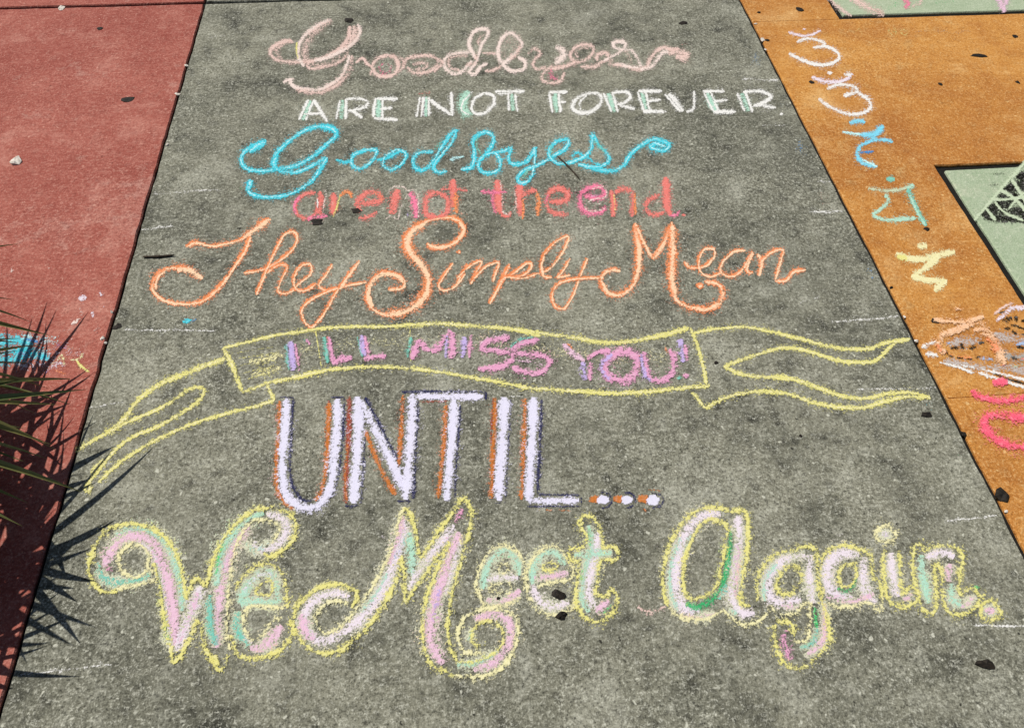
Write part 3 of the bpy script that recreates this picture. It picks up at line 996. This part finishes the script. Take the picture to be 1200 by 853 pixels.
drawing('chalk_lettering', 'salmon red chalk words are not the end on grey concrete', CL, ARENT, wk=1.1, dk=1.05)
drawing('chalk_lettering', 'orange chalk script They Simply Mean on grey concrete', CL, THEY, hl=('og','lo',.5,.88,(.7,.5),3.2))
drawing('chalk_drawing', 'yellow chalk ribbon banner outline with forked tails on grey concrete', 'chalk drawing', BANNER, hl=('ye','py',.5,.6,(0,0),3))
drawing('chalk_lettering', 'pink and lilac chalk capitals I\'LL MISS YOU! inside the yellow banner', CL, MISS, wk=1.32, dk=1.05, zo=.0016)
drawing('chalk_lettering', 'tall white chalk capitals UNTIL... edged in orange and navy', CL, UNTIL, wc=dict(ww=.92, or_=1.12, rb=1.05), zo=.0004)
drawing('chalk_lettering', 'big pastel chalk script We Meet Again outlined in yellow', CL, AGAIN, wk=1.12, dk=.84, halo=.56, wc=dict(ye=1.3, py=1.3), under=('lp mi fp te', 'cr', 9, .86, (0, 0)))

CS = 'chalk symbol'; GS = 'chalk symbols down the orange slab'
drawing('chalk_symbol', 'thin white chalk curl symbol on orange concrete beside the green tile corner', CS, """
> mark
R1 lp 3 .75 : 195,138 270,155 335,132
R1 lp 3 .7 : 265,125
R1 wh 3.4 .9 : 230,180 280,165 330,175 352,195 300,205
R1 wh 3.6 .95 : 350,195 400,220 412,250 370,275 310,275 250,255 198,228
""", GS, single=True)
drawing('chalk_symbol', 'bold white chalk curl symbol with crescent and dot on orange concrete', CS, """
> mark
R1 wh 5 .9 : 372,312
R1 lp 4 .88 : 295,328 340,345 400,350 440,340 470,315
R1 wh 5.5 .8 : 432,316 468,320
R1 wh 3.8 .92 : 360,380 420,360 470,370 492,390 430,410
R1 wh 4 .96 : 490,395 540,430 542,465 490,488 430,480 370,455 325,420
""", GS, single=True)
drawing('chalk_symbol', 'cyan chalk curl symbol on orange concrete', CS, """
> mark
R1 sk 5 .9 : 455,525 500,515 522,525
R1 dc 3 .8 : 425,562 500,572 560,570
R1 sk 6 .88 : 500,575 560,572 602,535
R1 sk 8 .9 : 575,560 602,540
R1 sk 4.5 .92 : 570,572 545,600 505,620 490,660 515,695 575,712
R1 sk 4 .88 : 510,617 580,595 642,607
R1 dc 3 .8 : 510,680 575,712
R1 bl 3 .75 : 500,652 560,645
""", GS, single=True)
drawing('chalk_symbol', 'mint green chalk symbol with boxy loop on orange concrete', CS, """
> mark
R2 te 6 .95 : 335,255 378,255
R2 lg 4.4 .85 : 245,300 320,315 400,310 470,285
R2 mi 7 .85 : 440,310 470,280
R2 mi 4.2 .88 : 330,330 345,370 300,410 272,435 330,460 420,455 490,450
R2 te 6 .92 : 440,305 470,370 500,430 535,490
R2 mi 3 .8 : 450,330 490,420 530,490
""", GS, single=True)
drawing('chalk_symbol', 'lemon yellow chalk zigzag symbol on orange concrete', CS, """
> mark
R2 py 8 1.0 : 490,590 540,590
R2 py 6.5 .98 : 385,625 440,650 520,655 600,635 680,620
R2 ye 6.5 .98 : 390,640 440,655
R2 py 7 .98 : 600,640 530,700 465,738
R2 py 6.5 .98 : 460,740 540,760 640,770
R2 py 7.5 .98 : 635,770 600,790 575,815
""", GS, single=True)
drawing('chalk_symbol', 'peach orange chalk symbol smudged over the grey and white sketch', CS, """
> mark
R4 sp 5 .7 : 270,150 350,158
R4 sp 6 .8 : 100,240 200,260 320,265 420,250 520,220
R4 sp 7 .82 : 430,260 330,320 200,360 150,400 150,480 200,520
R4 og 4 .6 : 190,520 300,550 420,560
R4 sp 6 .7 : 250,330 380,300 480,270
R4 sp 9 .85 : 430,330 520,330 580,400 640,500 690,620
R4 og 8 .7 : 540,390 620,470 600,520
R4 sp 8 .7 : 480,250 540,340
R4 og 6 .66 : 130,450 170,510
R4 rd 4 .5 : 660,610 700,640
""", GS, single=True, zo=.003)
drawing('chalk_symbol', 'hot pink chalk symbol of swooping strokes on orange concrete', CS, """
> mark
R5 hp 7.5 .98 : 268,30 345,32
R5 hp 8.5 .82 : 160,75 220,110 320,125 430,108 560,80
R5 hp 10.5 .84 : 700,250 560,235 430,212 330,195 260,195 225,230 245,275 310,330 400,355 520,360 640,330
""", GS, single=True, zo=.003)
drawing('chalk_drawing', 'black, grey and white hatched chalk sketch on orange concrete', 'chalk drawing', """
> mark
R4 lv 14 .62 : 220,450 350,430 500,420
R4 lv 13 .66 : 600,360 720,400 900,420
R4 gy 12 .66 : 620,500 760,560 920,560
R4 lv 10 .7 : 180,590 320,610 480,640 720,650 930,680
R4 bk 4.3 .78 : 240,484 308,480
R4 bk 3.6 .78 : 325,440 350,492
R4 bk 4.7 .78 : 395,485 455,470
R4 bk 3.6 .78 : 475,440 522,436
R4 bk 2.4 .78 : 200,490 225,545 270,550
R4 bk 2.6 .78 : 290,560 345,566
R4 bk 2.6 .78 : 380,575 420,570
R4 bk 2.9 .78 : 440,560 490,550
R4 bk 5.8 .78 : 670,250 755,235
R4 bk 4.3 .78 : 780,215 795,265
R4 bk 3.6 .78 : 830,260 900,255
R4 bk 3.6 .78 : 690,318 740,320
R4 bk 3.6 .78 : 755,330 790,370
R4 bk 2.4 .78 : 740,285 853,320 930,330
R4 bk 3.6 .78 : 830,360 920,380
R4 bk 4.3 .78 : 745,555 800,580
R4 bk 2.2 .78 : 640,190 700,175
R4 bw 6 .8 : 785,455 920,430
R4 bk 3.4 .8 : 790,470 860,480
R4 bw 5 .7 : 480,572 600,578
R4 bw 5 .5 : 240,440 200,450
R4 bk 2.6 .8 : 595,690 720,740 853,775 960,800
R4 wh 2.4 .8 : 150,602 300,640 440,690
R4 wh 2 .7 : 330,620 470,655
R4 wh 3.8 .9 : 470,685 560,715 680,755 853,805 960,830
R4 wh 3 .85 : 500,660 640,690 853,745 960,770
R4 lp 4.6 .85 : 950,140 850,150 760,150 690,205 620,255
R4 pk 3 .7 : 600,205 700,130 780,110
R4 wh 5 .85 : 30,530 90,535 140,552
R4 wh 4 .75 : 0,480 60,450 120,425
R4 lg 5 .5 : 740,640 853,620 930,610
R4 rd 3 .6 : 810,575 860,570
""", single=True, halo=0)
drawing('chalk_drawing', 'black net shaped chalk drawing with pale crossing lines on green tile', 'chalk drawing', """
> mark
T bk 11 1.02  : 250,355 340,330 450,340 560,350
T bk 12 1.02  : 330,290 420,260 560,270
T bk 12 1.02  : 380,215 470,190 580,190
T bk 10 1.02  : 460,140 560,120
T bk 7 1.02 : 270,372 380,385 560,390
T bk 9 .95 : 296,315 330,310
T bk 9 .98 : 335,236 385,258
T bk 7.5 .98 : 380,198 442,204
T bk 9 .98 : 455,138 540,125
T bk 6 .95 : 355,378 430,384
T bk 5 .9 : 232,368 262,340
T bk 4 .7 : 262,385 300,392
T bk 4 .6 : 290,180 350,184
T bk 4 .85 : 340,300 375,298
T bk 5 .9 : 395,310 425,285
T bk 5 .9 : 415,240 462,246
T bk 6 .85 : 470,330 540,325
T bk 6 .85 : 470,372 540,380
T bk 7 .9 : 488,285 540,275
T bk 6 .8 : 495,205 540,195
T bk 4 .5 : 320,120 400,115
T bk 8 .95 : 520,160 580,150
T lg 8 .4 : 340,340 440,330
T lg 3.4 1.1 : 210,392 300,290 400,170 480,85 520,30
T lg 3 1.1 : 275,318 335,395
T lg 2.8 1.1 : 310,270 420,268 520,250
T lg 3 1.1 : 365,212 450,270 520,345
T lg 2.8 1.1 : 428,150 475,222 520,300
T lg 2.6 1.05 : 330,285 385,345 500,395
T lg 2.6 1.05 : 410,330 470,260 530,210
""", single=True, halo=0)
drawing('chalk_drawing', 'pale pink and cream chalk rays on the tile beside the orange crack', 'chalk drawing', """
> mark
T1 pk 5 .72 : 55,-10 120,50 190,98
T1 pk 8 .72 : 160,-30 260,30 380,95
T1 ro 3 .72 : 215,5 320,62 370,80
T1 pk 5 .72 : 330,50 385,80
T1 pi 6 .72 : 490,0 525,20 500,50
T1 pk 5 .72 : 600,-10 590,20 540,40
T1 fp 8 .72 : 1035,-10 1070,30 1085,75
T1 fp 6 .72 : 1110,-20 1080,40
T1 gr 6 .3 : 420,5 470,30 400,50
T1 gr 5 .3 : 680,20 800,10
""", each='ray')
drawing('chalk_writing', 'faint worn yellowish chalk writing on orange concrete below the upper green tile', 'chalk writing', """
> mark
T1 ye 2.4 .42 : 400,212 408,172 425,205 445,170 450,208
T1 ye 2.4 .4 o : 475,185 500,175 520,190 500,208
T1 ye 2.4 .35 : 205,190 240,170 250,205
T1 gy 3 .3 : 560,190 640,182
T1 gy 3 .32 : 670,188 760,180
T1 gy 3 .3 : 790,195 900,182
""", each='letter')
drawing('chalk_smudge', 'bright cyan chalk smudge on red concrete under the palm leaves', 'chalk smudge', """
> mark
L1 cy 13 .74 : -160,610 0,600 80,592 165,612
L1 cy 13 .76 : -160,690 0,690 90,682 170,660 245,685
L1 cy 8 .72 : 60,645 150,645
L1 cy 10 .6 : -100,650 60,640 200,640
L1 dc 12 .5 : 100,575 200,590 290,600
L1 lp 12 .46 : 60,720 180,715 330,700
L1 bl 5 .6 : 130,585 200,600
L1 li 6 .45 : 90,655 130,665
L1 li 9 .5 : 280,615 335,635
L1 pi 4 .4 : 30,640 70,630
L1 dc 9 .5 : 180,650 260,640
L1 lp 10 .42 : 240,660 330,650 420,660
L1 lp 8 .4 : 150,620 260,600
L1 cy 7 .5 : 170,610 230,640
""", single=True)
drawing('chalk_smudge', 'pale yellow and white chalk scribble on red concrete near the joint', 'chalk smudge', """
> mark
L1 py 3.4 .75 : 250,712 290,690 310,665 320,715
L1 ye 3 .75 : 380,690 405,720 448,752
L1 py 3 .6 : 350,690 395,685 415,650
L1 og 3 .5 : 270,740 330,760
L1 pk 5 .35 : 330,660 400,650
L1 mi 3 .4 : 330,620 380,640
L1 li 3 .4 : 200,770 250,740
""", single=True)
drawing('chalk_smudge', 'small broken white chalk flecks on red concrete', 'chalk smudge', """
> mark
L1 lp 5 .85 : 392,388 432,376
L1 lp 3 .7 : 500,345 505,372
L1 pw 4 .75 : 355,512 400,482
L1 pk 3 .55 : 400,430 410,470
L1 lp 3 .75 : 460,448 464,478
L1 pk 2.6 .6 : 465,542 500,530
L1 pk 3 .5 : 300,545 360,535
L1 pk 2 .5 : 230,230 265,228
L1 pk 3 .4 : 130,465 170,470
L1 pw 2.6 .6 : 50,245 70,240
L1 lp 3 .5 : 515,410 518,425
""", each='fleck')
drawing('chalk_smudge', 'tiny blue chalk dab on grey concrete under the orange script', 'chalk smudge', """
> mark
X cy 4 .9 : 214,377 225,375
X bl 3 .6 : 221,377 230,374
""", single=True)
drawing('chalk_smudge', 'faint bluish chalk traces along the grey slab edge by the orange slab', 'chalk smudge', """
> mark
X bl 9 .32 : 884,62 890,80
X bl 8 .3 : 935,160 940,185
X rd 8 .22 : 962,225 966,240
X bl 8 .25 : 1015,310 1025,330
X cy 8 .18 : 1080,455 1092,480
X bl 8 .22 : 912,118 920,130
X gr 9 .15 : 1128,520 1140,545
""", each='trace')
GL = 'chalk guide lines'
for x0, y0, x1, y1, d in ((178,227,264,222.5,.62), (166,269,203,265,.75), (240,44,283,40,.5), (146,386,252,388,.75), (104,477.5,148,471,.6), (24,790,131,778.5,.8)):
    drawing('chalk_guide_line', 'short thin white chalk guide line by the joint with the red slab', 'chalk line',
            f'> mark\nX wh 2.6 {d*.74} : {x0},{y0} {(x0*.75+x1*.25)},{(y0*.75+y1*.25)+.5} {(x0*.4+x1*.6)},{(y0*.4+y1*.6)-.6} {x1},{y1}', GL, single=True)
for x0, y0, x1, y1, d in ((869,93,912,94,.75), (893,147,920,147,.6), (945,249,989,247,.8), (937,355,960,347,.5), (973,378,1053,370.5,.8), (1005,456.5,1097,454.5,.72), (1105,611,1168,603.5,.8), (1141,733,1204,733,.9), (958,213,973,213,.6)):
    drawing('chalk_guide_line', 'short thin white chalk guide line by the joint with the orange slab', 'chalk line',
            f'> mark\nX wh 2.6 {d*.74} : {x0},{y0} {(x0*.75+x1*.25)},{(y0*.75+y1*.25)-.5} {(x0*.4+x1*.6)},{(y0*.4+y1*.6)+.5} {x1},{y1}', GL, single=True)

# ---------------------------------------------------------------- litter lying on the slabs
def ground_px(px, py): return P(px, py, 0)
def flake(px, py, wpx, hpx, ang, label, name='leaf_scrap', cat='leaf scrap', mat=M_LITTER, seed=0, hgt=.004, group=None):
    """curled scrap: ragged outline, domed and curled, thickness all round"""
    hgt *= .7; c = ground_px(px, py); sx = (ground_px(px+wpx/2, py)-ground_px(px-wpx/2, py)).length/2
    sy = (ground_px(px, py+hpx/2)-ground_px(px, py-hpx/2)).length/2
    bm = bmesh.new(); n = 9; rings = []; rs = random.Random(seed*13+5)
    rad = [rs.uniform(.62, 1.18) for _ in range(n)]; cz = [rs.uniform(-.35, .6) for _ in range(n)]
    for zi, (k, z) in enumerate(((1.0, .0), (1.0, .4), (.6, .75), (0, .9))):
        if k == 0: rings.append([bm.verts.new((0, 0, hgt*z))]); continue
        rr = []
        for i in range(n):
            a = i*math.tau/n
            rr.append(bm.verts.new((math.cos(a)*sx*k*rad[i], math.sin(a)*sy*k*rad[i], max(0, hgt*(z+(cz[i] if zi else 0))))))
        rings.append(rr)
    bm.faces.new(rings[0][::-1])
    for A, B in ((rings[0], rings[1]), (rings[1], rings[2])):
        for i in range(n): bm.faces.new((A[i], A[(i+1) % n], B[(i+1) % n], B[i]))
    for i in range(n): bm.faces.new((rings[2][i], rings[2][(i+1) % n], rings[3][0]))
    o = link(name, bm_mesh(bm, name), None, mat)
    o.location = (c.x, c.y, .0002); o.rotation_euler.z = R_(ang)
    return tag(o, label, cat, group)
def twig(p0, p1, rpx, label, bend=.1, name='twig'):
    a, b = ground_px(*p0), ground_px(*p1); m = (a+b)/2; d = b-a; L = d.length
    n = Vector((-d.y, d.x, 0)).normalized(); bm = bmesh.new(); prev = None; N = 8
    rad = rpx*.0026
    for i in range(N+1):
        t = i/N; c = a.lerp(b, t)+n*(bend*L*math.sin(math.pi*t))-m; rr = rad*(1-.55*abs(2*t-1)**2)*(1+.2*math.sin(i*2.1))
        ring = [bm.verts.new(c+n*(math.cos(k*math.tau/6)*rr)+Vector((0, 0, rad+math.sin(k*math.tau/6)*rr))) for k in range(6)]
        if prev:
            for k in range(6): bm.faces.new((prev[k], prev[(k+1) % 6], ring[(k+1) % 6], ring[k]))
        else: bm.faces.new(ring[::-1])
        prev = ring
    bm.faces.new(prev); bmesh.ops.recalc_face_normals(bm, faces=bm.faces[:])
    o = link(name, bm_mesh(bm, name, True), None, M_TWIG); o.location = (m.x, m.y, .0002)
    return tag(o, label, 'twig')
flake(150, 117, 18, 7, 0, 'small black oval scrap lying on the red slab', seed=1)
flake(409, 24.5, 16, 6, 4, 'small black oblong scrap at the top of the pink letter G', seed=2, hgt=.006)
flake(800, 28, 14, 4.5, 8, 'thin dark scrap on grey concrete beyond the pink flourish', seed=3)
flake(372, 260, 16, 8, -4, 'black leaf scrap under the red letter a', seed=4)
flake(417, 247, 12, 7, -12, 'small black scrap against the red letter e', seed=5)
flake(1085, 486, 15, 8, 0, 'black oval scrap below the end of the yellow ribbon tail', seed=6)
flake(1174, 580, 17, 17, 30, 'black crumpled scrap beside the grey and orange joint', seed=7, hgt=.009)
flake(1155, 778, 24, 12, -14, 'black leathery leaf scrap on grey concrete below the word Again', seed=8, hgt=.008)
flake(655, 697, 18, 11, -15, 'black crumpled scrap inside the pastel letter e', seed=9, hgt=.008)
flake(658, 722, 15, 11, 20, 'black crumpled scrap just below the pastel letter e', seed=10, hgt=.008)
flake(138, 383, 11, 7, 20, 'small dark scrap on grey concrete beside the red slab joint', seed=11)
flake(937, 11.5, 9, 5, 0, 'tiny dark scrap on the orange slab beside the upper green tile', seed=12)
flake(1189, 43, 7, 4, 0, 'tiny dark round scrap on orange concrete below the tile', seed=13)
flake(1146, 65.5, 22, 4, -4, 'thin dark streak of bark on orange concrete between the green tiles', seed=14)
flake(1193, 97, 6, 4, 0, 'tiny black speck on orange concrete above the lower green tile', seed=15)
flake(1102, 99, 6, 4, 0, 'tiny brown speck in the middle of the orange slab', seed=16)
flake(1095, 376, 10, 6, -22, 'small black scrap at the start of the peach chalk symbol', seed=17)
flake(1085.5, 268.5, 9, 5, -20, 'small black scrap at the foot of the mint chalk symbol', seed=18)
flake(951, 97, 6, 4, 0, 'tiny brown scrap touching the bold white chalk symbol', seed=19)
flake(839, 425, 5, 4, 0, 'tiny black speck by the point of the yellow ribbon fork', seed=20)
flake(117, 34, 7, 4.5, 20, 'tiny brown speck at the far end of the red slab', seed=21)
flake(938, 511, 4, 3, 0, 'tiny black speck on grey concrete below the ribbon tail', seed=22)
flake(584, 701, 6, 4, 20, 'tiny dark speck in the curl of the pastel letter M', seed=23)
twig((168, 302), (205, 300), 1.5, 'short thin dark twig beside the curl of the orange letter T', -.03)
twig((653, 184), (679, 211), 1.2, 'short dark twig lying across the cyan letter e', .02)
flake(18.5, 190, 14, 10, 0, 'small white pebble on the red slab', 'pebble', 'pebble', M_PEBBLE, 31, .010)
GP = 'pale crumbs in the red and grey joint'
for i, (x, y, s_) in enumerate(((72, 10.5, 7), (218, 77, 4), (208, 111, 5), (196, 170, 4), (120, 397, 5), (131, 366, 4), (124, 402, 4))):
    flake(x, y, s_, s_*.9, i*37, 'tiny pale crumb caught along the joint of the red slab', 'crumb', 'crumb', M_PEBBLE, 40+i, .005, GP)
GQ = 'pale crumbs along the orange joint'
random.seed(5)
for i in range(10):
    y = random.choice((random.uniform(2, 75), random.uniform(2, 75), random.uniform(75, 620))); x = 870+.514*(y-5.5)+random.gauss(6 if y < 40 else 2, 5 if y < 40 else 2.4); s_ = random.uniform(2, 5.5)
    flake(x, y, s_, s_*.8, i*41, 'tiny pale crumb caught along the joint of the orange slab', 'crumb', 'crumb',
          M_PEBBLE if i % 3 else M_LITTER, 60+i, .004, GQ) if i % 3 else flake(x, y, s_*1.5, s_, i*41, 'tiny dark crumb caught along the joint of the orange slab', 'crumb', 'crumb', M_LITTER, 60+i, .005, 'dark crumbs along the orange joint')

# ---------------------------------------------------------------- fan palm at the left
def leaflet_mesh(L, W, droop, curve, seed):
    bm = bmesh.new(); N = 9; prev = None
    for i in range(N+1):
        t = i/N; wd = W*(.35+.65*math.sin(min(1, t*2.2)*math.pi/2))*(1-t**2.2)+.0006
        x = L*t; z = -droop*L*t*t; y = curve*L*t*t
        fold = wd*.42
        ring = [bm.verts.new((x, y-wd/2, z+fold)), bm.verts.new((x, y, z)), bm.verts.new((x, y+wd/2, z+fold)), bm.verts.new((x, y, z-.0012))]
        if prev:
            for k in range(3 if False else 4):
                a, b = k, (k+1) % 4
                bm.faces.new((prev[a], prev[b], ring[b], ring[a]))
        prev = ring
    bmesh.ops.recalc_face_normals(bm, faces=bm.faces[:])
    me = bm_mesh(bm, 'leaflet'); me.materials.append(M_LEAF); return me
random.seed(21)
LEAF = [leaflet_mesh(1, .062, d, c, i) for i, (d, c) in enumerate(((.10,.02),(.22,-.03),(.05,.04),(.34,.02),(.16,-.05)))]
PB = Vector((-1.42, .87, 0))
palm = bpy.data.objects.new('fan_palm', None); palm.location = (PB.x, PB.y, 0); C.objects.link(palm)
tag(palm, 'dark green spiky fan palm growing by the red slab', 'palm')
def tube(name, pts, r0, r1, mat, parent, n=7):
    bm = bmesh.new(); prev = None; N = len(pts)
    for i, p in enumerate(pts):
        t = (pts[min(i+1, N-1)]-pts[max(i-1, 0)]).normalized()
        u = t.cross(Vector((0, 1, .3))).normalized(); v = t.cross(u); rr = r0+(r1-r0)*i/(N-1)
        ring = [bm.verts.new(p+u*math.cos(k*math.tau/n)*rr+v*math.sin(k*math.tau/n)*rr) for k in range(n)]
        if prev:
            for k in range(n): bm.faces.new((prev[k], prev[(k+1) % n], ring[(k+1) % n], ring[k]))
        prev = ring
    bm.faces.new(prev); bmesh.ops.recalc_face_normals(bm, faces=bm.faces[:])
    return link(name, bm_mesh(bm, name, True), parent, mat)
tube('trunk', [Vector((0, 0, -.0)), Vector((.01, 0, .07)), Vector((.0, .01, .15)), Vector((.0, 0, .2))], .075, .05, M_BARK, palm, 10)
def frond(hub, az, tilt, L, n, spread, roll=0):
    """hub relative to the palm; az: outward direction; tilt: down angle of the fan"""
    h = Vector(hub); top = Vector((0, 0, .17))
    mid = (top+h)/2+Vector((0, 0, .06))
    pts = [top.lerp(mid, t/4)*(1-t/4)+mid.lerp(h, t/4)*(t/4) for t in range(5)]
    n = int(n*.95); fr = tube('frond', pts, .009, .006, M_STALK, palm)
    for i in range(n):
        a = spread*(i/(n-1)-.5)*2 if n > 1 else 0
        me = LEAF[random.randrange(len(LEAF))]; o = link('leaflet', me, fr)
        ll = L*(1-.28*abs(a/spread)**2)*random.uniform(.86, 1.08)
        M = Matrix.Rotation(R_(az), 4, 'Z') @ Matrix.Rotation(R_(tilt), 4, 'Y') @ Matrix.Rotation(R_(roll), 4, 'X') @ \
            Matrix.Rotation(R_(a+random.uniform(-2.5, 2.5)), 4, 'Z') @ Matrix.Rotation(R_(random.uniform(-3, 8)), 4, 'Y') @ Matrix.Rotation(R_(random.uniform(-25, 25)), 4, 'X')
        o.matrix_local = Matrix.Translation(h) @ M @ Matrix.Diagonal((ll, ll*.85, ll, 1))
FRONDS = [((.20, .02, .36), 0, 24, .44, 21, 95), ((.12, -.14, .33), -34, 26, .42, 19, 90), ((.15, .15, .36), 30, 30, .46, 19, 85),
          ((.05, -.22, .27), -62, 18, .42, 17, 80), ((.05, .38, .36), 8, 22, .42, 17, 75), ((-.05, .25, .42), 80, 20, .42, 15, 80), ((-.24, 0, .38), 180, 25, .42, 15, 85),
          ((-.15, -.2, .36), 235, 25, .42, 15, 85), ((.20, -.22, .27), -36, 14, .36, 15, 65), ((.10, .14, .24), 26, 12, .44, 11, 50),
          ((.1, 0, .44), 8, 16, .40, 17, 90), ((.04, -.08, .46), -14, 14, .38, 19, 95), ((.12, -.1, .30), -4, 6, .30, 19, 95)]
for fdef in FRONDS: frond(*fdef)
